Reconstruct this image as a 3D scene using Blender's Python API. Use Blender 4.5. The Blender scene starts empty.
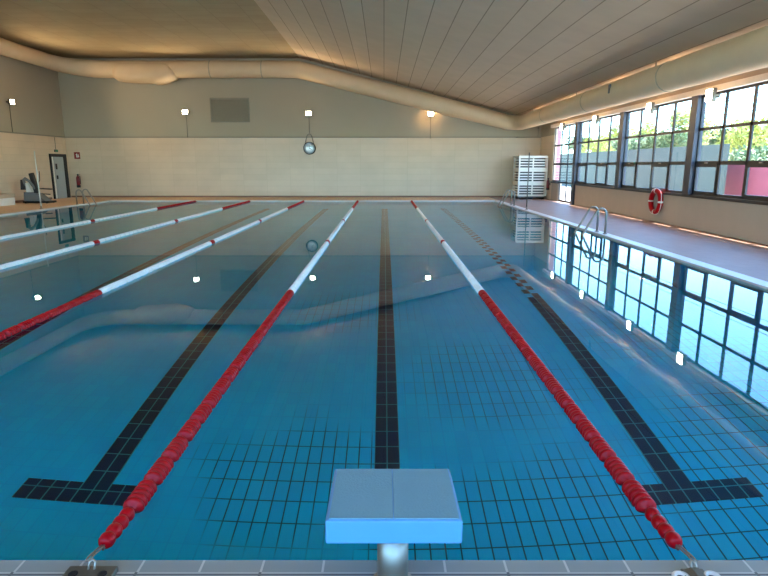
import bpy, bmesh, math, random
from mathutils import Vector, Matrix
random.seed(7)
sc = bpy.context.scene
COL = sc.collection
PI = math.pi

# ------------------------------------------------------------------ helpers
def lin(c):
    return tuple(((v/255)/12.92 if v/255 <= .04045 else ((v/255+.055)/1.055)**2.4) for v in c) + (1,)

class MB:
    """collects shapes into one bmesh"""
    def __init__(s): s.bm = bmesh.new()
    def box(s, x0, x1, y0, y1, z0, z1, bev=0.0, mat=0):
        r = bmesh.ops.create_cube(s.bm, size=1)
        vs = r['verts']
        for v in vs:
            v.co = Vector(((x0+x1)/2+v.co.x*(x1-x0), (y0+y1)/2+v.co.y*(y1-y0), (z0+z1)/2+v.co.z*(z1-z0)))
        fs = list({f for v in vs for f in v.link_faces})
        for f in fs: f.material_index = mat
        if bev > 0:
            es = list({e for v in vs for e in v.link_edges})
            bmesh.ops.bevel(s.bm, geom=es, offset=bev, segments=2, affect='EDGES', profile=.5)
        return s
    def hexa(s, pts, mat=0):
        vs = [s.bm.verts.new(p) for p in pts]      # 4 bottom, 4 top (same order)
        for q in ((3,2,1,0),(4,5,6,7),(0,1,5,4),(1,2,6,5),(2,3,7,6),(3,0,4,7)):
            f = s.bm.faces.new([vs[i] for i in q]); f.material_index = mat
        return s
    def quad(s, pts, mat=0):
        f = s.bm.faces.new([s.bm.verts.new(p) for p in pts]); f.material_index = mat
        return s
    def tube(s, pts, r, seg=10, closed=False, mat=0, cap=True):
        pts = [Vector(p) for p in pts]; n = len(pts)
        rs = r if isinstance(r, (list, tuple)) else [r]*n
        rings = []; prev = None
        for i, p in enumerate(pts):
            a = pts[(i-1) % n] if (closed or i > 0) else p
            b = pts[(i+1) % n] if (closed or i < n-1) else p
            t = (b-a).normalized()
            if prev is None:
                up = Vector((0,0,1)) if abs(t.z) < .9 else Vector((0,1,0))
                nx = t.cross(up).normalized()
            else:
                nx = (prev - t*prev.dot(t)).normalized()
            prev = nx; ny = t.cross(nx).normalized()
            rings.append([s.bm.verts.new(p+(nx*math.cos(2*PI*k/seg)+ny*math.sin(2*PI*k/seg))*rs[i]) for k in range(seg)])
        m = n if closed else n-1
        for i in range(m):
            A, B = rings[i], rings[(i+1) % n]
            for k in range(seg):
                f = s.bm.faces.new((A[k], A[(k+1) % seg], B[(k+1) % seg], B[k])); f.smooth = True; f.material_index = mat
        if not closed and cap:
            for R, fl in ((rings[0], 1), (rings[-1], 0)):
                f = s.bm.faces.new(R[::-1] if fl else R); f.material_index = mat
        return s
    def lathe(s, prof, axis='Z', seg=20, c=(0,0,0), mat=0, smooth=True):
        c = Vector(c); rings = []
        def pt(r, h, a):
            x, y = r*math.cos(a), r*math.sin(a)
            return c + {'Z': Vector((x, y, h)), 'Y': Vector((x, h, y)), 'X': Vector((h, x, y))}[axis]
        for r, h in prof:
            rings.append([s.bm.verts.new(pt(max(r, 1e-4), h, 2*PI*k/seg)) for k in range(seg)])
        for A, B in zip(rings, rings[1:]):
            for k in range(seg):
                f = s.bm.faces.new((A[k], A[(k+1) % seg], B[(k+1) % seg], B[k])); f.smooth = smooth; f.material_index = mat
        for R in (rings[0], rings[-1]):
            f = s.bm.faces.new(R); f.material_index = mat
        return s
    def build(s, name, mats, parent=None, bevel=0):
        bmesh.ops.recalc_face_normals(s.bm, faces=s.bm.faces)
        me = bpy.data.meshes.new(name); s.bm.to_mesh(me); s.bm.free()
        for m in (mats if isinstance(mats, (list, tuple)) else [mats]): me.materials.append(m)
        o = bpy.data.objects.new(name, me); COL.objects.link(o)
        if parent: o.parent = parent
        return o

def tag(o, label, cat, group=None):
    o['label'] = label; o['category'] = cat
    if group: o['group'] = group
    return o
def struct(o):
    o['kind'] = 'structure'; return o
def thing(name, label, cat, loc=(0,0,0), rz=0, group=None):
    o = bpy.data.objects.new(name, None); COL.objects.link(o)
    o.location = loc; o.rotation_euler = (0,0,rz); o.empty_display_size = .1
    return tag(o, label, cat, group)
def copy_tree(o, parent=None):
    c = o.copy(); COL.objects.link(c)
    if parent: c.parent = parent
    for ch in list(o.children): copy_tree(ch, c)
    return c

# ------------------------------------------------------------------ materials
def newmat(name):
    m = bpy.data.materials.new(name); m.use_nodes = True
    nt = m.node_tree; b = nt.nodes['Principled BSDF']
    return m, nt, b
def N(nt, t, **kw):
    n = nt.nodes.new(t)
    for k, v in kw.items():
        if k in n.inputs: n.inputs[k].default_value = v
        else: setattr(n, k, v)
    return n
def mat(name, rgb, rough=.5, metal=0, var=.06, scale=6, emit=None, spec=.5, bump=0, detail=4):
    """plain surface with a slight procedural mottling"""
    m, nt, b = newmat(name)
    tc = N(nt, 'ShaderNodeTexCoord'); nz = N(nt, 'ShaderNodeTexNoise', Scale=scale, Detail=detail)
    nt.links.new(tc.outputs['Object'], nz.inputs['Vector'])
    cr = N(nt, 'ShaderNodeMapRange'); cr.inputs['To Min'].default_value = 1-var; cr.inputs['To Max'].default_value = 1+var
    nt.links.new(nz.outputs['Fac'], cr.inputs['Value'])
    mx = N(nt, 'ShaderNodeVectorMath', operation='SCALE'); mx.inputs[0].default_value = lin(rgb)[:3]
    nt.links.new(cr.outputs[0], mx.inputs['Scale'])
    nt.links.new(mx.outputs[0], b.inputs['Base Color'])
    b.inputs['Roughness'].default_value = rough; b.inputs['Metallic'].default_value = metal
    b.inputs['Specular IOR Level'].default_value = spec
    if emit:
        b.inputs['Emission Color'].default_value = emit[0]+(1,); b.inputs['Emission Strength'].default_value = emit[1]
    if bump:
        bp = N(nt, 'ShaderNodeBump', Strength=bump, Distance=.01)
        nt.links.new(nz.outputs['Fac'], bp.inputs['Height']); nt.links.new(bp.outputs[0], b.inputs['Normal'])
    return m
def tilemat(name, rgb, rgb2, grout, w, h, mortar, axes='XY', rough=.3, offset=0, groutvar=None, spec=.5, smooth=.1, big=None):
    """rectangular tiles from a brick texture laid in the given object axes"""
    m, nt, b = newmat(name)
    tc = N(nt, 'ShaderNodeTexCoord'); sp = N(nt, 'ShaderNodeSeparateXYZ'); cb = N(nt, 'ShaderNodeCombineXYZ')
    nt.links.new(tc.outputs['Object'], sp.inputs[0])
    nt.links.new(sp.outputs[axes[0]], cb.inputs['X']); nt.links.new(sp.outputs[axes[1]], cb.inputs['Y'])
    br = N(nt, 'ShaderNodeTexBrick', offset=offset, offset_frequency=2, squash=1)
    br.inputs['Scale'].default_value = 1; br.inputs['Mortar Size'].default_value = mortar
    br.inputs['Mortar Smooth'].default_value = smooth
    br.inputs['Brick Width'].default_value = w; br.inputs['Row Height'].default_value = h
    br.inputs['Color1'].default_value = lin(rgb); br.inputs['Color2'].default_value = lin(rgb2)
    nt.links.new(cb.outputs[0], br.inputs['Vector'])
    if groutvar:      # grime: the joints are dark only in patches
        nz = N(nt, 'ShaderNodeTexNoise', Scale=groutvar[0], Detail=2)
        nt.links.new(tc.outputs['Object'], nz.inputs['Vector'])
        mr = N(nt, 'ShaderNodeMapRange'); mr.inputs['From Min'].default_value = groutvar[1]; mr.inputs['From Max'].default_value = groutvar[2]
        nt.links.new(nz.outputs['Fac'], mr.inputs['Value'])
        acc = None      # irregular patches of dirty joints
        for cx_, cy_, r_, k_ in ((-.85,4.8,.75,1.0),(1.25,3.6,1.35,1.0),(1.3,6.6,.9,.6),(4.1,4.2,1.9,1.0),(4.3,8,1.4,.5),(-.6,9,.9,.4)):
            ds = N(nt, 'ShaderNodeVectorMath', operation='DISTANCE'); ds.inputs[1].default_value = (cx_, cy_, -2.3)
            fl = N(nt, 'ShaderNodeVectorMath', operation='MULTIPLY_ADD'); fl.inputs[1].default_value = (1,1,0); fl.inputs[2].default_value = (0,0,-2.3)
            nt.links.new(tc.outputs['Object'], fl.inputs[0]); nt.links.new(fl.outputs[0], ds.inputs[0])
            ad = N(nt, 'ShaderNodeMath', operation='MULTIPLY_ADD'); ad.inputs[1].default_value = 1.4; nt.links.new(nz.outputs['Fac'], ad.inputs[0]); nt.links.new(ds.outputs['Value'], ad.inputs[2])
            fm = N(nt, 'ShaderNodeMapRange'); fm.inputs['From Min'].default_value = r_+.95; fm.inputs['From Max'].default_value = r_+.5
            fm.inputs['To Max'].default_value = k_
            nt.links.new(ad.outputs[0], fm.inputs['Value'])
            if acc is None: acc = fm
            else:
                mxn = N(nt, 'ShaderNodeMath', operation='MAXIMUM'); nt.links.new(acc.outputs[0], mxn.inputs[0]); nt.links.new(fm.outputs[0], mxn.inputs[1]); acc = mxn
        mr = acc
        mg = N(nt, 'ShaderNodeMix', data_type='RGBA'); mg.inputs['A'].default_value = lin(groutvar[3]); mg.inputs['B'].default_value = lin(grout)
        nt.links.new(mr.outputs[0], mg.inputs['Factor']); nt.links.new(mg.outputs['Result'], br.inputs['Mortar'])
    else:
        br.inputs['Mortar'].default_value = lin(grout)
    nz2 = N(nt, 'ShaderNodeTexNoise', Scale=1.3, Detail=5)
    nt.links.new(tc.outputs['Object'], nz2.inputs['Vector'])
    mr2 = N(nt, 'ShaderNodeMapRange'); mr2.inputs['To Min'].default_value = .9; mr2.inputs['To Max'].default_value = 1.1
    nt.links.new(nz2.outputs['Fac'], mr2.inputs['Value'])
    sm = N(nt, 'ShaderNodeVectorMath', operation='SCALE')
    nt.links.new(br.outputs['Color'], sm.inputs[0]); nt.links.new(mr2.outputs[0], sm.inputs['Scale'])
    nt.links.new(sm.outputs[0], b.inputs['Base Color'])
    b.inputs['Roughness'].default_value = rough; b.inputs['Specular IOR Level'].default_value = spec
    return m

M = {}
M['upper'] = mat('grey_green_paint', (174,164,142), .8, var=.03, scale=1.2)
M['tile_far'] = tilemat('cream_wall_tile_far', (218,192,162), (213,187,157), (202,176,147), 1.2, .3, .006, 'XZ', .35, offset=0)
M['tile_side'] = tilemat('cream_wall_tile_side', (228,202,172), (223,197,167), (210,184,155), 1.2, .3, .006, 'YZ', .35, offset=0)
M['wall_right'] = mat('beige_render', (182,168,152), .8, var=.05, scale=3)
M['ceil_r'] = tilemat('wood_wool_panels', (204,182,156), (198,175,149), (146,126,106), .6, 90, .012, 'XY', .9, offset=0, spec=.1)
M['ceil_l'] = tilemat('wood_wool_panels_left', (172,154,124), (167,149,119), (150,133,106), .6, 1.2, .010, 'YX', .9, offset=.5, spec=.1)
M['deck_tan'] = tilemat('tan_deck_tile', (240,204,164), (234,198,158), (205,172,140), .2, .2, .006, 'XY', .6)
M['deck_grey'] = tilemat('mauve_grey_deck_tile', (160,128,112), (155,123,108), (146,115,101), .25, .25, .006, 'XY', .5)
M['deck_near'] = tilemat('grey_blue_gutter_tile', (146,152,148), (138,146,144), (196,196,190), .25, .25, .005, 'XY', .35)
M['gutter'] = tilemat('pale_gutter_grate', (196,196,190), (176,178,174), (96,100,100), .5, .03, .006, 'XY', .4)
M['coping'] = mat('white_coping_tile', (226,222,216), .35, var=.04)
M['baseboard'] = mat('brown_skirting_tile', (140,104,84), .5)
M['pool_tile'] = tilemat('blue_pool_tile', (3,220,255), (2,211,253), (4,84,112), .12, .25, .006, 'XY', .4, groutvar=(1.1,.45,.56,(4,208,250)), smooth=.05)
M['pool_wall_x'] = tilemat('blue_pool_wall_tile', (30,205,250), (24,196,246), (20,150,196), .24, .12, .005, 'XZ', .4)
M['pool_wall_y'] = tilemat('blue_pool_wall_tile_side', (30,205,250), (24,196,246), (20,150,196), .24, .12, .005, 'YZ', .4)
M['black_tile'] = tilemat('navy_black_tile', (6,5,62), (8,6,70), (104,170,172), .12, .25, .006, 'XY', .4)
M['duct'] = mat('cream_duct_wrap', (218,192,156), .75, var=.07, scale=2.2, bump=.25)
M['duct_band'] = mat('duct_joint_band', (180,166,142), .7)
M['dark_frame'] = mat('anthracite_steel', (22,23,28), .4, var=.05)
M['column'] = mat('blue_grey_steel', (52,57,72), .4, var=.05)
M['white_beam'] = mat('white_beam_paint', (240,234,222), .6)
M['steel'] = mat('brushed_stainless_steel', (168,160,148), .45, metal=1, var=.08, scale=25)
M['steel_dark'] = mat('worn_anchor_steel', (120,116,106), .45, metal=.8, var=.2, scale=30)
M['black'] = mat('black_plastic', (24,24,26), .5)
M['hole'] = mat('bore_shade_black', (12,12,12), .8)  # near-black on solid discs, painting the shade inside the anchor holes
M['red'] = mat('red_float_plastic', (170,4,18), .34, var=.08, scale=20, spec=.2)
M['white_float'] = mat('white_float_plastic', (238,238,232), .35, var=.04, scale=20)
M['white'] = mat('white_plastic', (232,228,216), .5)
M['white_side'] = M['white']
M['beige_top'] = mat('beige_lid_plastic', (196,178,150), .6)
M['grey_pl'] = mat('grey_plastic', (112,114,112), .5)
M['block_blue'] = mat('light_blue_moulded_plastic', (84,150,200), .4, var=.02)
M['block_top'] = mat('grey_blue_antislip', (110,156,174), .8, var=.06, scale=120, bump=.3)
M['vent'] = mat('grey_louvre_metal', (140,136,120), .6)
M['sign_red'] = mat('red_sign_face', (140,34,30), .5)
M['door_grey'] = mat('grey_door_paint', (176,180,178), .5)
M['green'] = mat('green_sign_face', (60,140,90), .5)
M['lens'] = mat('lit_lamp_lens', (255,246,226), .3, emit=((1,.86,.62), 12))
M['glass_face'] = mat('glazed_clock_face', (206,222,232), .04, var=.02, spec=1.0)  # pale blue-white puts the glare of reflected windows into the face colour
M['fire_red'] = mat('extinguisher_red', (120,16,20), .35)
M['hedge_fence'] = mat('teal_grey_windscreen', (72,82,74), .9, var=.12, scale=1.5)
M['pink'] = mat('rose_red_wall_paint', (132,60,72), .8, var=.08, scale=2)
M['outer'] = mat('pale_rose_render', (168,120,122), .9)
M['pave'] = mat('pale_paving', (190,182,172), .9, var=.1)
M['pave_bounce'] = mat('pale_bounce_paving', (226,218,204), .9, var=.06)  # unseen ground behind the viewer, made paler to bounce sunlight indoors
M['bark'] = mat('bark', (92,76,60), .9, var=.2)
M['leaf_a'] = mat('yellow_green_leaves', (150,154,74), .6, var=.3, scale=1.5)
M['leaf_b'] = mat('dark_green_leaves', (92,110,70), .6, var=.3, scale=1.5)
M['wire'] = mat('wire_grey', (90,94,104), .6)

# clear, still pool water: a smooth refracting and mirroring surface
m, nt, b = newmat('still_pool_water')
nt.nodes.remove(b)
rf = N(nt, 'ShaderNodeBsdfRefraction', Roughness=0.0, IOR=1.33); rf.inputs['Color'].default_value = (.34,.97,1,1)
gl = N(nt, 'ShaderNodeBsdfGlossy', Roughness=0.0); wf = N(nt, 'ShaderNodeFresnel', IOR=1.34); wm = N(nt, 'ShaderNodeMixShader')
nt.links.new(wf.outputs[0], wm.inputs[0]); nt.links.new(rf.outputs[0], wm.inputs[1]); nt.links.new(gl.outputs[0], wm.inputs[2])
nt.links.new(wm.outputs[0], nt.nodes['Material Output'].inputs['Surface'])
M['water'] = m
# window glass
m, nt, b = newmat('window_glass')
nt.nodes.remove(b)
tr = N(nt, 'ShaderNodeBsdfTransparent'); tr.inputs[0].default_value = (.86,.90,.90,1)
gs = N(nt, 'ShaderNodeBsdfGlossy', Roughness=0.02); fr = N(nt, 'ShaderNodeFresnel', IOR=1.45)
ms = N(nt, 'ShaderNodeMixShader'); ge = N(nt, 'ShaderNodeNewGeometry')      # same index from either side of the thin pane
mi = N(nt, 'ShaderNodeMapRange'); mi.inputs['To Min'].default_value = 1.45; mi.inputs['To Max'].default_value = 1/1.45
nt.links.new(ge.outputs['Backfacing'], mi.inputs['Value']); nt.links.new(mi.outputs[0], fr.inputs['IOR'])
nt.links.new(fr.outputs[0], ms.inputs[0]); nt.links.new(tr.outputs[0], ms.inputs[1]); nt.links.new(gs.outputs[0], ms.inputs[2])
nt.links.new(ms.outputs[0], nt.nodes['Material Output'].inputs['Surface'])
M['glass'] = m

# ------------------------------------------------------------------ dimensions (m); water level z = 0
XL, XR = -16.15, 7.95          # side walls
YB, YF = -4.0, 30.3            # wall behind the viewer, far wall
PX0, PX1, PY0, PY1 = -12.75, 5.18, 2.135, 27.3   # pool
DK = .03                       # deck level
RX, RZ, SL = -4.15, 6.8, .25   # ceiling: flat on the left, falls to the right
BZ = 3.03                      # top of the tiled wall
DEPTH = -2.3
def ceil_z(x): return RZ if x < RX else RZ-SL*(x-RX)

# ------------------------------------------------------------------ setting
def S(name, mb, mats): return struct(mb.build(name, mats))
S('floor', MB().box(XL-.2, PX0-.22, YB, YF, -.4, DK).box(PX0-.22, PX1+.24, PY1+.22, YF, -.4, DK), M['deck_tan'])
S('floor_right', MB().box(PX1+.24, XR, YB, YF, -.4, DK), M['deck_grey'])
S('floor_near', MB().box(PX0-.22, PX1+.24, YB, PY0, -.4, DK), M['deck_near'])
S('trim_8', MB().box(PX0-.22, PX1+.24, 1.85, 2.055, DK-.01, DK+.006), M['gutter'])
S('trim_1', MB().box(PX1, PX1+.24, PY0, PY1+.22, -.3, DK+.004), M['coping'])
S('trim_2', MB().box(PX0, PX1, PY1, PY1+.22, -.3, DK+.004), M['coping'])
S('trim_3', MB().box(PX0-.22, PX0, PY0, PY1+.22, -.3, DK+.004), M['coping'])
pf = S('pool_floor', MB().box(PX0, PX1, PY0, PY1, DEPTH-.15, DEPTH), M['pool_tile'])
S('pool_wall_far', MB().box(PX0, PX1, PY1, PY1+.2, DEPTH, -.3), M['pool_wall_x'])
S('pool_wall_near', MB().box(PX0, PX1, PY0-.2, PY0, DEPTH, -.3), M['pool_wall_x'])
S('pool_wall_left', MB().box(PX0-.2, PX0, PY0, PY1, DEPTH, -.3), M['pool_wall_y'])
S('pool_wall_right', MB().box(PX1, PX1+.2, PY0, PY1, DEPTH, -.3), M['pool_wall_y'])
S('pool_water', MB().quad([(PX0,PY0,0),(PX1,PY0,0),(PX1,PY1,0),(PX0,PY1,0)]), M['water'])
# black tile lane lines on the pool floor
LANES = [.03, 2.55, -2.49, -4.99]
for x in LANES:
    mb = MB(); y0, y1 = 4.59, 25.2
    zt = .012
    if x == 2.55:          # solid near part, then alternate dark tiles
        mb.box(-.12, .12, y0, 9.6, 0, zt)
        k = 0; y = 9.6
        while y < y1:
            xx = -.12 if k % 2 else 0
            mb.box(xx, xx+.12, y, y+.24, 0, zt); y += .24; k += 1
    else:
        mb.box(-.12, .12, y0, y1, 0, zt)
    if x > 1: mb.box(-.48, .60, 4.35, 4.59, 0, zt)
    elif x < -1: mb.box(-.60, .48, 4.35, 4.59, 0, zt)
    o = mb.build('lane_line', M['black_tile'], pf); o.location = (x, 0, DEPTH)

# walls
S('wall_far', MB().box(XL-.2, XR+.2, YF, YF+.2, DK, BZ), M['tile_far'])
S('wall_far_upper', MB().box(XL-.2, XR+.2, YF, YF+.2, BZ, RZ+.1), M['upper'])
S('wall_left', MB().box(XL-.2, XL, YB, YF, DK, BZ), M['tile_side'])
S('wall_left_upper', MB().box(XL-.2, XL, YB, YF, BZ, RZ+.1), M['upper'])
S('trim_4', MB().box(XL, XR-.02, YF-.03, YF, BZ-.02, BZ+.03), M['vent'])
S('trim_5', MB().box(XL, XL+.03, YB, YF-.03, BZ-.02, BZ+.03), M['vent'])
S('baseboard_far', MB().box(XL, XR, YF-.015, YF, DK, DK+.08), M['baseboard'])
S('baseboard_left', MB().box(XL, XL+.015, YB, 28.5, DK, DK+.10), M['baseboard'])
# ceiling: flat panel field on the left, sloping field on the right, roof slab with an eave
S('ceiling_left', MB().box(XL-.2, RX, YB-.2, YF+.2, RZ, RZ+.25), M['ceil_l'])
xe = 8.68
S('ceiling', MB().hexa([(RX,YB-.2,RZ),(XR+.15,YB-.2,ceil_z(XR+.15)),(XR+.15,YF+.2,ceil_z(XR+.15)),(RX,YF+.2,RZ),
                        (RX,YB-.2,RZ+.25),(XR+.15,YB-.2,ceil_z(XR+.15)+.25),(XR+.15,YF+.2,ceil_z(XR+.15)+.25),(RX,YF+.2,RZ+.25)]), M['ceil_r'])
EAVE = .33
S('roof_eave', MB().box(XR+.15, XR+.15+EAVE, YB-.2, YF+.2, 3.60, 3.80), M['white_beam'])
# wall behind the viewer, with its glazing
OP = [(-15.2,-10.5,5.9),(-10.1,-5.3,5.9),(-4.9,-.2,5.4),(.2,5.4,4.1)]
Z0 = .45
mb = MB().box(XL-.2, XR+.2, YB-.2, YB, 0, Z0)
xs = [XL-.2]+[v for p in OP for v in p[:2]]+[XR+.2]
for a, c in zip(xs[::2], xs[1::2]): mb.box(a, c, YB-.2, YB, Z0, RZ+.1)
for a, c, z in OP: mb.box(a, c, YB-.2, YB, z, RZ+.1)
S('wall_rear', mb, M['upper'])
wn = 8
for a, c, z in OP:
    mb = MB(); y = YB-.1
    mb.box(a, c, y-.04, y+.04, Z0, Z0+.08).box(a, c, y-.04, y+.04, z-.08, z).box(a, c, y-.03, y+.03, 2.5, 2.57)
    for k in range(5):
        xx = a+(c-a)*k/4; mb.box(max(a, xx-.04), min(c, xx+.04), y-.04, y+.04, Z0+.08, z-.08)
    w = struct(mb.build('window_%d' % wn, M['dark_frame'])); wn += 1
    MB().quad([(a, y, Z0+.02), (c, y, Z0+.02), (c, y, z-.02), (a, y, z-.02)]).build('glazing', M['glass'], w)

# right wall: parapet, posts, lintel, seven glazed bays
DY0, DY1 = 24.80, 26.85      # glass door in the far bay
S('wall_right', MB().box(XR, XR+.15, YB, DY0, DK, .83).box(XR, XR+.15, DY1, 27.95, DK, .83)
   .box(XR, XR+.15, YB, 27.95, 3.46, 3.80), M['wall_right'])
S('wall_right_end', MB().box(XR, XR+.15, 27.95, YF, DK, BZ), M['tile_side'])
S('wall_right_end_upper', MB().box(XR, XR+.15, 27.95, YF, BZ, 3.80), M['upper'])
S('trim_6', MB().box(XR-.10, XR+.1, YB, 28.3, 3.36, 3.50), M['white_beam'])
S('trim_7', MB().box(XR-.02, XR+.12, YB, DY0, .83, .90, .006).box(XR-.06, XR+.12, DY1, 27.98, .83, .90, .008), M['dark_frame'])
cols = [-3.04, 1.56, 6.16, 10.76, 15.36, 19.96, 24.6]
for i, y in enumerate(cols):
    S('column_%d' % (i+1), MB().box(XR-.08, XR+.14, y-.16, y+.16, .90 if y < 24 else DK, 3.36), M['column'])
FX0, FX1 = XR+.032, XR+.068
def bay(n, y0, y1, ys, door=False):
    mb = MB()
    zb = .90
    mb.box(FX0, FX1, y0, y1, 3.30, 3.36)
    mb.box(FX0, FX1, y0, y1, 2.495, 2.565).box(FX0, FX1, y0, y1, 1.655, 1.745)
    if door:
        mb.box(FX0, FX1, DY1, y1, zb, zb+.07)
    else: mb.box(FX0, FX1, y0, y1, zb, zb+.07)
    for k, y in enumerate([y0]+ys+[y1]):
        w = .05 if 0 < k <= len(ys) else .035
        z0 = DK if door and y < DY1+.1 else zb
        mb.box(FX0, FX1, y-w/2-.02, y+w/2+.02, z0, 3.30)
    edges = [y0]+ys+[y1]
    if door: mb.box(FX0, FX1, y0, DY1, DK, DK+.09).box(FX0, FX1, y0, DY1, .86, .93)
    w = struct(mb.build('window_%d' % n, M['dark_frame']))
    g = MB()
    for a, c in zip(edges, edges[1:]):
        z0 = DK+.05 if door and c < DY1+.1 else zb+.03
        g.quad([(FX0+.018, a, z0), (FX0+.018, c, z0), (FX0+.018, c, 3.32), (FX0+.018, a, 3.32)])
    g.build('glazing', M['glass'], w)
    if not door:
        for k in (0, 2):         # bottom-hung opening sashes with a handle
            a, c = edges[len(edges)-2-k]+.04, edges[len(edges)-1-k]-.04
            s = MB().box(FX0-.012, FX0+.03, a, c, .955, 1.01).box(FX0-.012, FX0+.03, a, c, 1.60, 1.675)
            s.box(FX0-.012, FX0+.03, a, a+.05, 1.01, 1.60).box(FX0-.012, FX0+.03, c-.05, c, 1.01, 1.60)
            sash = s.build('sash', M['dark_frame'], w)
            yc = (a+c)/2
            MB().box(FX0-.035, FX0-.012, yc-.06, yc+.06, 1.685, 1.715, .004).build('handle', M['steel'], sash)
for i in range(6):
    y0, y1 = cols[i]+.16, cols[i+1]-.16
    if i == 5: y1 = cols[6]-.16
    p = (y1-y0)/4
    bay(i+1, y0, y1, [y0+p, y0+2*p, y0+3*p])
bay(7, cols[6]+.16, 27.95, [25.85, 26.85], door=True)

# ------------------------------------------------------------------ ventilation duct round the room
path = []; rad = []
def add(p, r): path.append(p); rad.append(r)
xd, yd_, xr = -15.6, 29.72, 6.65
y = YB+.5
while y < 27.9: add((xd, y, 6.38), .33+.006*math.sin(y*2.1)); y += .6
for k in range(7):           # rounded left corner
    a = k/6*PI/2
    add((xd+1.5-1.5*math.cos(a), 28.22+1.5*math.sin(a), 6.38-.16*k/6), .33+.07*k/6)
x = -13.6
while x < RX-.3: add((x, yd_, 6.20), .40+.006*math.sin(x*3)); x += .5
add((RX, yd_, 6.18), .40)
x = RX+.6; z_at = lambda q: 6.18-(6.18-3.74)*(q-RX)/(xr-.6-RX)
while x < xr-.7: add((x, yd_, z_at(x)), .40-.05*max(0, (x-3)/3)); x += .5
for k in range(5):
    a = k/4*PI/2
    add((xr-.6+.6*math.sin(a), yd_-.6+.6*math.cos(a), 3.72-.05*k/4), .35)
y = 28.6
while y > YB+.4: add((xr, y, 3.66), .34+.005*math.sin(y*2.6)); y -= .6
duct = MB().tube(path, rad, 22).build('ventilation_duct', M['duct'])
tag(duct, 'cream wrapped round ventilation duct running along the walls under the ceiling', 'duct')
mb = MB()                    # sagging wrap hanging from the far run
prof = [(-12.95,.02),(-12.8,.16),(-12.4,.22),(-11.9,.24),(-11.4,.27),(-10.9,.31),(-10.55,.24),(-10.3,.14),(-10.22,.02)]
mb.tube([(px, yd_, 6.20-d*.62) for px, d in prof], [.405+d*.42 for px, d in prof], 22)
mb.build('sagging_wrap', M['duct'], duct)
for p, q in (((xr, 19.5, 3.66), 'Y'), ((xr, 14.2, 3.66), 'Y'), ((xr, 24.5, 3.66), 'Y'), ((xr, 9.2, 3.66), 'Y'), ((-8.4, yd_, 6.2), 'X'), ((-5.9, yd_, 6.2), 'X'), ((xd, 22, 6.38), 'Y')):
    r = .348 if p[0] == xr else (.41 if q == 'X' else .342)
    MB().lathe([(r-.03,-.03),(r,-.025),(r,.025),(r-.03,.03)], q, 24, p).build('joint_band', M['duct_band'], duct)
MB().box(xr-.352, xr-.31, 17.0, 17.12, 3.62, 3.86, .01).build('inspection_flap', M['column'], duct)
for y in (3, 9, 15, 21, 27):
    MB().box(xr-.012, xr+.012, y-.02, y+.02, 3.98, ceil_z(xr)).build('hanger', M['steel_dark'], duct)

# ------------------------------------------------------------------ floodlights
LIGHTS = []
def floodlight(name_label, loc, out, cable=0, cat='floodlight', group=None, tilt=0):
    """loc on the wall; out = unit vector into the room"""
    rz = math.atan2(out[1], out[0])+PI/2       # local -Y faces the room
    t = thing('floodlight', name_label, 'floodlight', loc, rz, group)
    MB().box(-.15,.15,-.17,-.07,-.10,.12,.012).build('housing', M['steel_dark'], t)
    MB().box(-.13,.13,-.182,-.168,-.085,.105,.004).build('lens', M['lens'], t)
    MB().box(-.17,-.155,-.14,0,-.02,.02).box(.155,.17,-.14,0,-.02,.02).box(-.17,.17,-.015,0,-.04,.04).build('wall_mount', M['steel_dark'], t)
    if cable: MB().tube([(0,-.03,-.08),(.005,-.02,-.08-cable*.5),(0,-.02,-.08-cable)], .014, 6).build('cable', M['steel_dark'], t)
    L = bpy.data.lights.new('floodlight_glow', 'SPOT'); L.energy = 105 if abs(out[1]) > .5 or out[0] > 0 else 16; L.color = (1,.74,.44); L.shadow_soft_size = .06
    L.spot_size = math.radians(140); L.spot_blend = .6
    lo = bpy.data.objects.new('floodlight_glow', L); COL.objects.link(lo)
    o3 = Vector((out[0], out[1], 0)); lo.location = Vector(loc)+o3*.26+Vector((0,0,.03))
    lo.rotation_euler = (o3+Vector((0,0,.12 if out[0] > -.5 else .7))).to_track_quat('-Z', 'Y').to_euler()
    LIGHTS.append(lo)
    return t
floodlight('lit floodlight on the far wall, left of the louvred grille', (-9.93, YF, 4.24), (0,-1), 1.15)
floodlight('lit floodlight on the far wall, directly above the hanging round clock', (-3.77, YF, 4.17), (0,-1), .85)
floodlight('lit floodlight on the far wall, right of the clock, with a straight cable below', (2.34, YF, 4.15), (0,-1), 1.1)
floodlight('lit floodlight high on the left wall with its cable running down', (XL, 26.05, 4.30), (1,0), 1.2)
for y in (14.35, 17.55, 22.0, 26.0):
    lab = {14.35:'lit floodlight on the white beam over the nearest visible window bay', 17.55:'lit floodlight on the white beam above the red lifebuoy',
           22.0:'lit floodlight on the white beam between lifebuoy and glass door', 26.0:'small lit floodlight on the beam above the glass door'}[y]
    floodlight(lab, (XR-.10, y, 3.25), (-1,0), 0).scale = (1, 1, 1.4)

# ------------------------------------------------------------------ far wall fittings
t = thing('louvred_grille', 'grey rectangular louvred grille on the upper far wall', 'grille', (-7.72, YF, 4.35))
fr_ = MB().box(-.98,.98,-.05,0,.53,.59).box(-.98,.98,-.05,0,-.59,-.53).box(-.98,-.92,-.05,0,-.53,.53).box(.92,.98,-.05,0,-.53,.53)
fr_.build('frame', M['vent'], t)
mb = MB().box(-.92,.92,-.008,0,-.53,.53)
for k in range(13):
    z = -.5+k*.08
    mb.hexa([(-.92,-.045,z-.02),(.92,-.045,z-.02),(.92,-.035,z-.02),(-.92,-.035,z-.02),(-.92,-.02,z+.045),(.92,-.02,z+.045),(.92,-.01,z+.045),(-.92,-.01,z+.045)])
mb.build('louvres', M['vent'], t)

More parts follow.
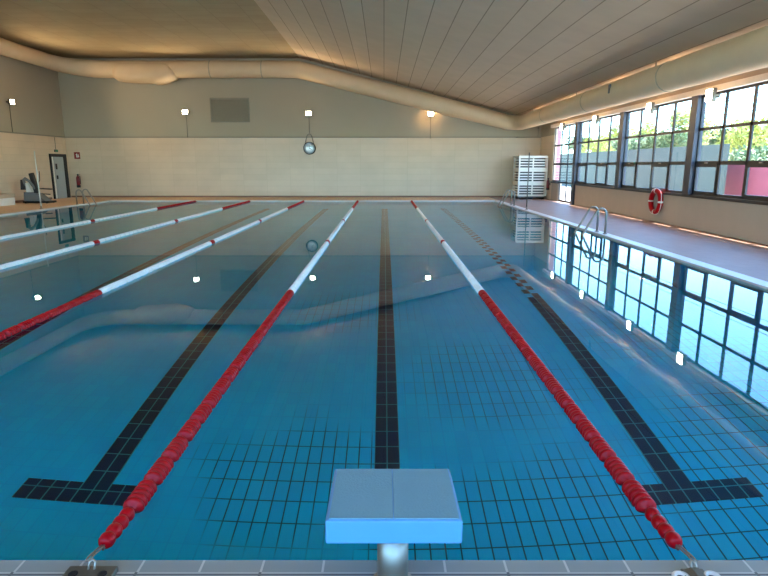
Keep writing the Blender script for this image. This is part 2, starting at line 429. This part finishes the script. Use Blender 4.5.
t = thing('wall_clock', 'round glazed clock with a dark rim hanging on the far wall', 'clock', (-3.77, YF-.10, 2.49))
MB().lathe([(.29,.08),(.31,.06),(.31,-.05),(.275,-.07),(.275,-.03)], 'Y', 32).build('rim', M['dark_frame'], t)
MB().lathe([(.01,-.052),(.15,-.049),(.276,-.036),(.276,.0)], 'Y', 32).build('face', M['glass_face'], t)
MB().box(-.008,.008,-.058,-.052,-.02,.17).hexa([(-.01,-.06,-.008),(.12,-.06,-.078),(.13,-.06,-.062),(0,-.06,.012),(-.01,-.054,-.008),(.12,-.054,-.078),(.13,-.054,-.062),(0,-.054,.012)]).build('hands', M['black'], t)
MB().tube([(-.22,0,.2),(-.13,0,.58),(-.07,0,.68),(0,0,.70),(.07,0,.68),(.13,0,.58),(.22,0,.2)], .016, 8).build('hanger', M['steel_dark'], t)

t = thing('conduit', 'thin grey conduit running along the wall top and up to the white beam', 'conduit', (7.55, YF-.02, 3.03))
MB().tube([(-.9,-.045,.0),(.18,-.045,.0),(.22,-.045,.03),(.23,-.045,.1),(.23,-.045,.44)], .016, 8).build('pipe', M['vent'], t)
MB().box(.19,.27,-.06,0,.40,.50,.006).build('junction_box', M['vent'], t)

def extinguisher(label, loc, rz, s=1.0):
    t = thing('fire_extinguisher', label, 'fire extinguisher', loc, rz)
    MB().lathe([(.05*s,-.30*s),(.075*s,-.28*s),(.078*s,.10*s),(.06*s,.17*s),(.025*s,.20*s),(.025*s,.23*s)], 'Z', 18, (0,-.11,0)).build('cylinder_body', M['fire_red'], t)
    MB().box(-.025*s,.025*s,-.14,-.08,.22*s,.27*s,.005).box(-.015*s,.10*s,-.125,-.095,.265*s,.285*s,.004).build('valve', M['black'], t)
    MB().tube([(.03*s,-.11,.24*s),(.10*s,-.11,.16*s),(.11*s,-.12,0),(.10*s,-.12,-.16*s)], .013*s, 8).build('hose', M['black'], t)
    MB().lathe([(.08*s,-.305*s),(.082*s,-.30*s),(.082*s,-.20*s),(.078*s,-.2*s)], 'Z', 18, (0,-.11,0)).build('base_cup', M['black'], t)
    MB().box(-.04*s,.04*s,-.04,0,-.05*s,.05*s).build('wall_mount', M['steel_dark'], t)
    return t
extinguisher('red fire extinguisher with black base hanging on the far wall beside the dark door', (-15.66, YF, .88), 0, 1.15)
extinguisher('small dark red extinguisher on the right wall between crates and windows', (XR, 28.16, .78), -PI/2, .95)
t = thing('fire_sign', 'small square red sign on the far wall above the extinguisher', 'sign', (-15.63, YF, 2.13))
MB().box(-.15,.15,-.012,0,-.17,.17,.003).build('plate', M['sign_red'], t)
mb = MB().box(-.035,.02,-.016,-.012,-.10,.06).box(-.06,-.035,-.016,-.012,.04,.07).box(-.02,.01,-.016,-.012,.06,.10)
mb.hexa([(.05,-.016,-.09),(.09,-.016,-.09),(.10,-.016,-.02),(.04,-.016,-.02),(.05,-.012,-.09),(.09,-.012,-.09),(.10,-.012,-.02),(.04,-.012,-.02)])
mb.hexa([(.05,-.016,-.02),(.09,-.016,-.02),(.075,-.016,.08),(.065,-.016,.08),(.05,-.012,-.02),(.09,-.012,-.02),(.075,-.012,.08),(.065,-.012,.08)])
mb.build('pictogram', M['white'], t)

# door in the left wall (dark frame, one leaf ajar)
d = struct(MB().box(XL-.02, XL+.07, 28.66, 28.75, DK, 2.17).box(XL-.02, XL+.07, 29.86, 30.10, DK, 2.17).box(XL-.02, XL+.07, 28.66, 30.10, 2.07, 2.19).build('door_1', M['black']))
MB().box(XL+.005, XL+.02, 28.75, 29.86, DK, 2.07).build('gap_shade_panel', M['black'], d)  # flat black sheet stands in for the shade in the door gap
lf = MB().box(XL+.02, XL+.06, 28.98, 29.80, DK+.01, 2.05, .004).build('door_leaf', M['door_grey'], d)
MB().box(XL+.02, XL+.05, 28.76, 28.93, DK+.01, 2.05, .004).build('side_light', M['white'], d)
MB().box(XL+.06, XL+.10, 29.02, 29.12, .98, 1.16, .01).build('handle', M['black'], lf)
MB().box(XL+.06, XL+.075, 29.02, 29.17, 1.45, 1.72, .01).build('closer_plate', M['black'], lf)
t = thing('exit_sign', 'tiny green emergency sign over the dark door', 'sign', (XL, 29.30, 2.34))
MB().box(0,.05,-.14,.14,-.06,.06,.006).build('casing', M['grey_pl'], t)
MB().box(.05,.055,-.12,.12,-.045,.045).build('panel', M['green'], t)
MB().tube([(.02,0,.05),(.02,0,.66)], .012, 6).build('conduit', M['vent'], t)

# ------------------------------------------------------------------ white slatted crates stacked in the far right corner
crate_bands = []
def crate(label, z0, h):
    t = thing('slatted_crate', label, 'crate', (7.18, 29.1, z0), 0, 'white slatted crates in the far corner')
    w, dp = .66, .58
    for sx in (-1, 1):
        for sy in (-1, 1):
            MB().box(sx*w-.035, sx*w+.035, sy*dp-.035, sy*dp+.035, 0, h-.02).build('post', M['white'], t)
    MB().box(-.03,.03,-dp-.02,-dp+.03,0,h-.02).build('post', M['white'], t)
    mb = MB().box(-w-.03, w+.03, -dp-.03, dp+.03, h-.11, h-.004)
    mb.build('rim', M['white'], t)
    n = 4
    for k in range(n):
        z = .03+k*(h-.14)/n
        s = MB()
        s.box(-w-.02, w+.02, -dp-.025, -dp+.01, z, z+.058).box(-w-.02, w+.02, dp-.01, dp+.025, z, z+.058)
        s.box(-w-.025, -w+.01, -dp, dp, z, z+.058).box(w-.01, w+.025, -dp, dp, z, z+.058)
        s.build('slat_ring', M['white'], t)
    MB().box(-w+.07, w-.07, -dp+.09, dp-.09, .035, h-.13).build('gap_shade_core', M['black'], t)  # black core added inside so the gaps between slats look shaded
    MB().box(-w, w, -dp, dp, .0, .03).build('bottom', M['white'], t)
crate('white slatted crate at the bottom of the corner stack, on the dark pallet', .17, .63)
crate('white slatted crate in the middle of the corner stack', .80, .65)
crate('white slatted crate on top of the corner stack', 1.45, .65)
t = thing('pallet', 'dark low pallet under the stack of white crates', 'pallet', (7.18, 29.1, DK))
mb = MB()
for sx in (-.6, 0, .55): mb.box(sx-.06, sx+.06, -.56, .56, 0, .09)
mb.build('bearers', M['black'], t)
MB().box(-.68,.68,-.6,.6,.09,.137).build('deck_boards', M['grey_pl'], t)

# ------------------------------------------------------------------ lifebuoy
t = thing('lifebuoy', 'red and white ring lifebuoy hanging on the wall under the window sill', 'lifebuoy', (XR-.085, 16.95, .62))
ring = [(0, .30*math.cos(2*PI*k/36), .30*math.sin(2*PI*k/36)) for k in range(36)]
MB().tube(ring, .072, 14, closed=True).build('ring', M['red'], t)
for a in (0, PI/2, PI, 3*PI/2):
    MB().tube([(0, .30*math.cos(a+q), .30*math.sin(a+q)) for q in (-.08,-.04,0,.04,.08)], .0755, 14).build('white_band', M['white'], t)['label'] = 'white reflective band'
rp = []
for k in range(48):
    a = 2*PI*k/48; rr = .385+.018*math.cos(4*a+PI)
    rp.append((-.01, rr*math.cos(a), rr*math.sin(a)))
MB().tube(rp, .009, 6, closed=True).build('grab_line', M['white_float'], t)
MB().box(.02,.084,-.03,.03,.24,.30).build('mount_hook', M['steel'], t)

# ------------------------------------------------------------------ pool ladders
def ladder(label, loc, rz):
    """local +X points away from the water; edge of the pool at x=0"""
    t = thing('pool_ladder', label, 'pool ladder', loc, rz)
    for s in (-.27, .27):
        p = [(.10,s,0),(.10,s,.42)]
        for k in range(1, 7):
            a = k/6*(PI*.70); p.append((-.03+.13*math.cos(a), s, .46+.15*math.sin(a)))
        p += [(-.32,s,.20),(-.44,s,-.03),(-.47,s,-.25),(-.40,s,-1.2)]
        MB().tube(p, .025, 12).build('rail', M['steel'], t)
        MB().lathe([(.055,0),(.055,.012),(.024,.03)], 'Z', 16, (.10,s,0)).build('rail_flange', M['steel'], t)
    for z in (-.3,-.6,-.9):
        MB().box(-.49,-.40,-.27,.27,z-.015,z+.015,.006).build('step', M['steel'], t)
ladder('steel pool ladder on the right pool edge across from the red lifebuoy', (PX1+.02, 14.15, DK+.004), 0)
ladder('steel pool ladder at the far right pool corner before the white crates', (PX1+.02, 24.1, DK+.004), 0)
ladder('steel pool ladder at the far left pool edge near the dark door', (PX0-.02, 24.8, DK+.004), PI)

# ------------------------------------------------------------------ poles at the pool edge
def pole(label, loc, mt, h, lean=0):
    t = thing('flag_pole', label, 'pole', loc)
    MB().tube([(0,0,.02),(lean*.5,0,h*.5),(lean,0,h)], .021, 10).build('shaft', mt, t)
    MB().lathe([(.07,0),(.07,.012),(.03,.02),(.03,.10)], 'Z', 16).build('socket', M['steel'], t)
    MB().lathe([(.0,-.02),(.024,-.012),(.024,.012),(.0,.02)], 'Z', 10, (lean,0,h)).build('cap', mt, t)
pole('thin white pole standing on the left pool edge before the pool lift', (-12.97, 22.1, DK+.004), M['white'], 2.12, 0)
pole('thin grey steel pole on the right pool edge before the white crates', (PX1+.12, 21.7, DK+.004), M['steel_dark'], 2.05)

# ------------------------------------------------------------------ pool lift and storage box on the left deck
t = thing('pool_lift', 'grey and black wheeled pool lift parked by the left wall', 'pool lift', (-15.1, 25.6, DK))
MB().box(-.52,.62,-.30,.30,.02,.10,.01).build('base_plate', M['black'], t)
mb = MB().hexa([(-.48,-.26,.10),(.44,-.26,.10),(.44,.26,.10),(-.48,.26,.10),(-.46,-.24,.48),(.08,-.24,.42),(.08,.24,.42),(-.46,.24,.48)])
mb.build('ballast_cover', M['grey_pl'], t)
MB().hexa([(-.10,-.07,.40),(.08,-.07,.40),(.08,.07,.40),(-.10,.07,.40),(-.26,-.08,1.26),(-.10,-.08,1.30),(-.10,.08,1.30),(-.26,.08,1.26)]).build('mast', M['black'], t)
MB().tube([(-.05,0,.55),(-.20,-.18,.95),(-.34,-.22,1.05),(-.44,-.2,.96),(-.48,-.18,.62)], [.05,.055,.07,.085,.06], 12).build('seat_arm', M['grey_pl'], t)
MB().hexa([(-.54,-.30,.58),(-.38,-.30,.58),(-.38,-.06,.58),(-.54,-.06,.58),(-.52,-.28,1.0),(-.44,-.28,1.02),(-.44,-.08,1.02),(-.52,-.08,1.0)]).build('seat_back', M['black'], t)
MB().hexa([(-.34,-.24,.48),(-.12,-.24,.48),(-.12,-.02,.48),(-.34,-.02,.48),(-.36,-.22,.86),(-.30,-.22,.88),(-.30,-.04,.88),(-.36,-.04,.86)]).build('seat_shell', M['white'], t)
MB().tube([(.02,0,.55),(.10,-.02,.90),(.17,-.02,.98),(.19,-.02,1.36)], .014, 8).build('control_lever', M['black'], t)
MB().tube([(.14,-.1,.62),(.62,-.1,.60),(.66,0,.60),(.62,.1,.60),(.14,.1,.62)], .02, 8).build('push_handle', M['black'], t)
MB().tube([(.30,-.1,.40),(.60,-.1,.38)], .02, 8).build('foot_rest', M['black'], t)
for sx in (-.42, .5):
    for sy in (-.26, .26):
        MB().lathe([(.02,-.02),(.05,-.02),(.05,.02),(.02,.02)], 'Y', 14, (sx, sy, .05)).build('wheel', M['black'], t)
t = thing('storage_box', 'low white storage box with a beige lid by the left wall', 'box', (-15.75, 23.65, DK))
MB().box(-.36,.32,-.85,.85,0,.30,.015).build('body', M['white'], t)
MB().box(-.38,.34,-.88,.88,.30,.46,.02).build('lid', M['beige_top'], t)

# ------------------------------------------------------------------ lane ropes
def float_mesh(name, m):
    prof = [(.016,-.118)]
    for k in range(5):
        c = -.080+k*.040
        prof += [(.026,c-.018),(.042,c-.0155),(.050,c-.009),(.0515,c),(.050,c+.009),(.042,c+.0155),(.026,c+.018)]
    prof += [(.016,.118)]
    o = MB().lathe(prof, 'Y', 16).build('float_disc', m)
    return o
fr0 = float_mesh('red', M['red']); fw0 = float_mesh('white', M['white_float'])
bd0 = MB().lathe([(.012,-.033),(.026,-.028),(.034,-.012),(.035,0),(.034,.012),(.026,.028),(.012,.033)], 'Y', 16).build('bead', M['red'])
used = set()
def take(proto, parent, loc):
    if proto.name in used: o = proto.copy(); COL.objects.link(o)
    else: o = proto; used.add(proto.name)
    o.parent = parent; o.location = loc
    return o
ROPES = [(1.278,'red and white lane rope on the right, ending at the two-ring deck anchor'),
         (-1.222,'red and white lane rope left of the starting block, ending at the square deck anchor'),
         (-3.722,'third lane rope counted from the window side, white with a red near part'),
         (-6.222,'fourth lane rope from the window side, white with small red rings'),
         (-8.722,'farthest lane rope from the windows, white with a red far end')]
for x, lab in ROPES:
    t = thing('lane_rope', lab, 'lane rope', (x, 0, .012), 0, 'lane ropes across the pool')
    MB().tube([(0,2.23,.0),(0,14,0),(0,27.24,0)], .007, 6).build('cable', M['steel_dark'], t)
    for k in range(4): take(bd0, t, (0, 2.275+k*.066, .014-.003*k))
    n, p = 100, .2455
    for k in range(n):
        y = 2.63+k*p
        red = y < 7.30 or y > 22.33 or abs(y-12.36) < p/2 or abs(y-17.33) < p/2
        o = take(fr0 if red else fw0, t, (0, y, 0))
        o.rotation_euler = (0, random.uniform(0, 1), 0)
    # end fitting: chain link and hook up to the deck anchor
    mb = MB()
    for y0, y1, z0, z1 in ((2.10,2.16,.040,.034),(2.145,2.235,.034,.016)):
        c = [((.012 if k in (1,2) else -.012), 0, 0) for k in range(4)]
        pts = [(-.006,y0,z0),(.006,y0,z0),(.008,(y0+y1)/2,(z0+z1)/2),(.006,y1,z1),(-.006,y1,z1),(-.008,(y0+y1)/2,(z0+z1)/2)]
        mb.tube(pts, .0042, 6, closed=True)
    mb.build('end_link', M['steel'], t)
    mb = MB().tube([(0,27.2,0),(0,27.27,.005),(0,27.30,.01)], .008, 6).build('far_hook', M['steel'], t)

# deck anchors for the two near rope ends
t = thing('rope_anchor', 'square worn steel deck anchor with two holes for the left lane rope', 'anchor', (-1.175, 2.015, DK))
MB().box(-.098,.098,-.10,.052,0,.028,.005).build('plate', M['steel_dark'], t)
for s in (-.058, .058): MB().lathe([(.018,.0275),(.018,.031),(.010,.031),(.010,.0285)], 'Z', 16, (s,-.0,0)).build('bolt_hole_disc', M['hole'], t)
MB().tube([(-.012,.03,.026),(-.012,.045,.05),(0,.05,.056),(.012,.045,.05),(.012,.03,.026)], .005, 8).build('eye', M['steel'], t)
t = thing('rope_anchor', 'steel deck anchor with two round rings for the right lane rope', 'anchor', (1.243, 2.01, DK))
MB().box(-.045,.045,-.06,.050,0,.02,.004).hexa([(-.03,-.05,.02),(.03,-.05,.02),(.03,.045,.02),(-.03,.045,.02),(-.014,-.03,.045),(.014,-.03,.045),(.014,.03,.04),(-.014,.03,.04)]).build('plate', M['steel_dark'], t)
for s in (-.062, .062):
    MB().lathe([(.036,0),(.036,.016),(.030,.022),(.019,.022),(.019,.004),(.0,.004)], 'Z', 20, (s,.005,0)).build('ring', M['coping'], t)
    MB().lathe([(.018,.004),(.018,.010),(.0,.010)], 'Z', 16, (s,.005,0)).build('bolt_hole_disc', M['hole'], t)
MB().tube([(-.010,.03,.035),(-.010,.045,.05),(0,.055,.054),(.010,.045,.05),(.010,.03,.035)], .005, 8).build('eye', M['steel'], t)

# ------------------------------------------------------------------ starting block
t = thing('starting_block', 'light blue starting block with a grey two-panel top on a steel post', 'starting block', (.036, 0, DK))
ya, yb, za, zb = 1.880, 2.300, .384-DK, .357-DK; th_ = .095; w = .25
mb = MB().hexa([(-w,ya,za-th_),(w,ya,za-th_),(w,yb,zb-th_+.01),(-w,yb,zb-th_+.01),(-w,ya,za),(w,ya,za),(w,yb,zb),(-w,yb,zb)])
o = mb.build('platform', M['block_blue'], t)
bv = o.modifiers.new('bevel', 'BEVEL'); bv.width = .008; bv.segments = 3
for x0, x1 in ((-.236,-.003),(.001,.238)):
    MB().hexa([(x0,ya+.012,za-.001),(x1,ya+.012,za-.001),(x1,yb-.008,zb-.001),(x0,yb-.008,zb-.001),(x0,ya+.012,za+.003),(x1,ya+.012,za+.003),(x1,yb-.008,zb+.003),(x0,yb-.008,zb+.003)]).build('tread_panel', M['block_top'], t)
MB().lathe([(.06,0),(.06,za-.10)], 'Z', 28, (-.002,1.985,0)).build('post', M['steel'], t)
MB().lathe([(.09,0),(.09,.010),(.061,.016)], 'Z', 28, (-.002,1.985,0)).build('foot_flange', M['steel'], t)

# ------------------------------------------------------------------ outside
S('ground_outside', MB().box(XR+.15, 120, -60, 260, -.4, -.12), M['pave'])
S('ground_rear', MB().box(-50, XR+.15, -60, YB-.2, -.4, -.12), M['pave_bounce'])
tag(MB().box(15.9,16.0,27.6,110,-.12,2.62).build('court_screen', M['hedge_fence']), 'long teal grey screen fence outside the windows', 'fence')
struct(MB().box(17.0,17.15,-20,29.6,-.12,1.72).build('garden_wall', M['pink']))
struct(MB().box(9.6,9.9,33.4,42,-.12,4.4).build('outer_wall', M['outer']))

def crown_mesh(m, n, seed, sx, sz):
    rnd = random.Random(seed); bm = bmesh.new()
    lobes = [(rnd.uniform(-.6,.6)*sx, rnd.uniform(-.6,.6)*sx, rnd.uniform(-.6,.55)*sz, rnd.uniform(.3,.55)) for _ in range(12)]
    for _ in range(n):
        lx, ly, lz, lr = rnd.choice(lobes)
        d = Vector((rnd.gauss(0,1), rnd.gauss(0,1), rnd.gauss(0,1))).normalized()*lr*rnd.uniform(.6,1.05)
        c = Vector((lx+d.x*sx, ly+d.y*sx, lz+d.z*sz))
        a = Vector((rnd.gauss(0,1), rnd.gauss(0,1), rnd.gauss(0,1))).normalized(); bq = a.orthogonal().normalized()
        s = rnd.uniform(.2,.42)
        bm.faces.new([bm.verts.new(c+a*s), bm.verts.new(c+bq*s*.5), bm.verts.new(c-a*s), bm.verts.new(c-bq*s*.5)])
    me = bpy.data.meshes.new('crown'); bm.to_mesh(me); bm.free(); me.materials.append(m); return me
crowns = [crown_mesh(M['leaf_a'], 2600, 1, 3.6, 3.4), crown_mesh(M['leaf_b'], 2600, 2, 3.8, 3.2), crown_mesh(M['leaf_a'], 2000, 3, 2.8, 4.4)]
trees = []
def tree(u, x, top, k, lab):       # u: bearing from the pool end, x: distance beyond the wall line
    y = x*580/(u-384)
    sc_ = 1.0 if x > 42 else .6
    trees.append((x, y, top-(3.2,3.0,4.0)[k]*sc_, k, lab, sc_))
tree(764, 62, 7.6, 1, 'low dark green tree outside behind the rose wall at the picture edge')
tree(738, 50, 8.2, 0, 'yellow green tree outside rising above the rose wall')
tree(706, 60, 9.4, 1, 'dark green tree outside just right of the window post above the rose wall')
tree(682, 46, 10.4, 0, 'tall yellow green tree outside left of the nearest wide window post')
tree(655, 60, 9.0, 0, 'broad yellow green tree outside behind the lifebuoy bay')
tree(632, 47, 9.6, 2, 'slender pale tree outside in the left half of the lifebuoy bay')
tree(611, 60, 12.0, 2, 'slender tree outside in the bay between lifebuoy and glass door')
tree(592, 48, 8.6, 0, 'bushy yellow green tree outside right of the glass door')
tree(573, 58, 11, 1, 'dark tree outside seen over the glass door')
tree(752, 30, 3.6, 1, 'low dark bush-like tree outside directly behind the rose wall')
tree(718, 38, 5.2, 0, 'low yellow green tree outside at the edge of the rose wall')
tree(668, 34, 6.2, 1, 'low dark green tree outside behind the lifebuoy bay, beneath the tall yellow one')
tree(645, 39, 6.4, 1, 'low dark green tree outside in the middle of the lifebuoy bay')
tree(620, 33, 6.4, 1, 'low dark green tree outside in the bay between lifebuoy and glass door')
tree(601, 40, 6.6, 0, 'low yellow green tree outside right beside the dark low tree near the door')
for x, y, z, k, lab, q in trees:
    t = thing('tree', lab, 'tree', (x, y, -.12), random.uniform(0,6), 'trees beyond the court screen')
    c = bpy.data.objects.new('crown', crowns[k]); COL.objects.link(c); c.parent = t; c.location = (0,0,z); c.scale = (q,q,q)
    MB().tube([(0,0,0),(.1,.06,z*.5),(0,0,z+1.2*q)], [.26*q,.18*q,.06*q], 8).build('trunk', M['bark'], t)
for k, (x, z) in enumerate(((13.0,4.02),(13.0,3.78),(13.0,3.55))):
    lab = ['topmost thin power cable crossing the sky outside', 'middle thin power cable crossing the sky outside', 'lowest thin power cable crossing the sky outside'][k]
    tag(MB().tube([(x,-10,z+.3),(x,6,z),(x,20,z-.02),(x,34,z+.1),(x,60,z+.5)], .012, 6).build('power_cord', M['wire']), lab, 'cable', 'power cables over the street')

# ------------------------------------------------------------------ light
w = bpy.data.worlds.new('World'); sc.world = w; w.use_nodes = True
nt = w.node_tree; bg = nt.nodes['Background']
sky = N(nt, 'ShaderNodeTexSky'); sky.sky_type = 'NISHITA'; sky.sun_disc = False
sky.sun_elevation = math.radians(78); sky.sun_rotation = math.radians(90); sky.altitude = 300; sky.air_density = 1.0; sky.dust_density = .2; sky.ozone_density = 1.2
tint = N(nt, 'ShaderNodeVectorMath', operation='MULTIPLY'); tint.inputs[1].default_value = (.56,.86,1.06)
nt.links.new(sky.outputs[0], tint.inputs[0]); nt.links.new(tint.outputs[0], bg.inputs['Color']); bg.inputs['Strength'].default_value = .47
sun = bpy.data.lights.new('sun', 'SUN'); sun.energy = 9; sun.angle = .009; sun.color = (1,.95,.86)
so = bpy.data.objects.new('sun', sun); COL.objects.link(so)
el = math.atan(4.5); az = .12      # high summer sun over the windows
dirv = Vector((-math.cos(el)*math.cos(az), math.cos(el)*math.sin(az), -math.sin(el)))
so.rotation_euler = dirv.to_track_quat('-Z', 'Y').to_euler(); so.location = (12, 10, 12)

# ------------------------------------------------------------------ camera
cam = bpy.data.cameras.new('camera'); co = bpy.data.objects.new('camera', cam); COL.objects.link(co)
cam.sensor_width = 36; cam.lens = 580/768*36; cam.clip_start = .05; cam.clip_end = 500
co.location = (0, 0, 1.644); co.rotation_euler = (math.radians(90-11.945), 0, 0)
sc.camera = co
sc.view_settings.view_transform = 'Standard'; sc.view_settings.look = 'None'
sc.view_settings.gamma = 1; sc.view_settings.use_curve_mapping = False
sc.view_settings.exposure = 2.12
cy = sc.cycles
cy.use_denoising = True; cy.max_bounces = 14; cy.diffuse_bounces = 6; cy.glossy_bounces = 6; cy.transmission_bounces = 10; cy.transparent_max_bounces = 12
cy.sample_clamp_indirect = 8; cy.caustics_reflective = True; cy.caustics_refractive = True; cy.blur_glossy = .3
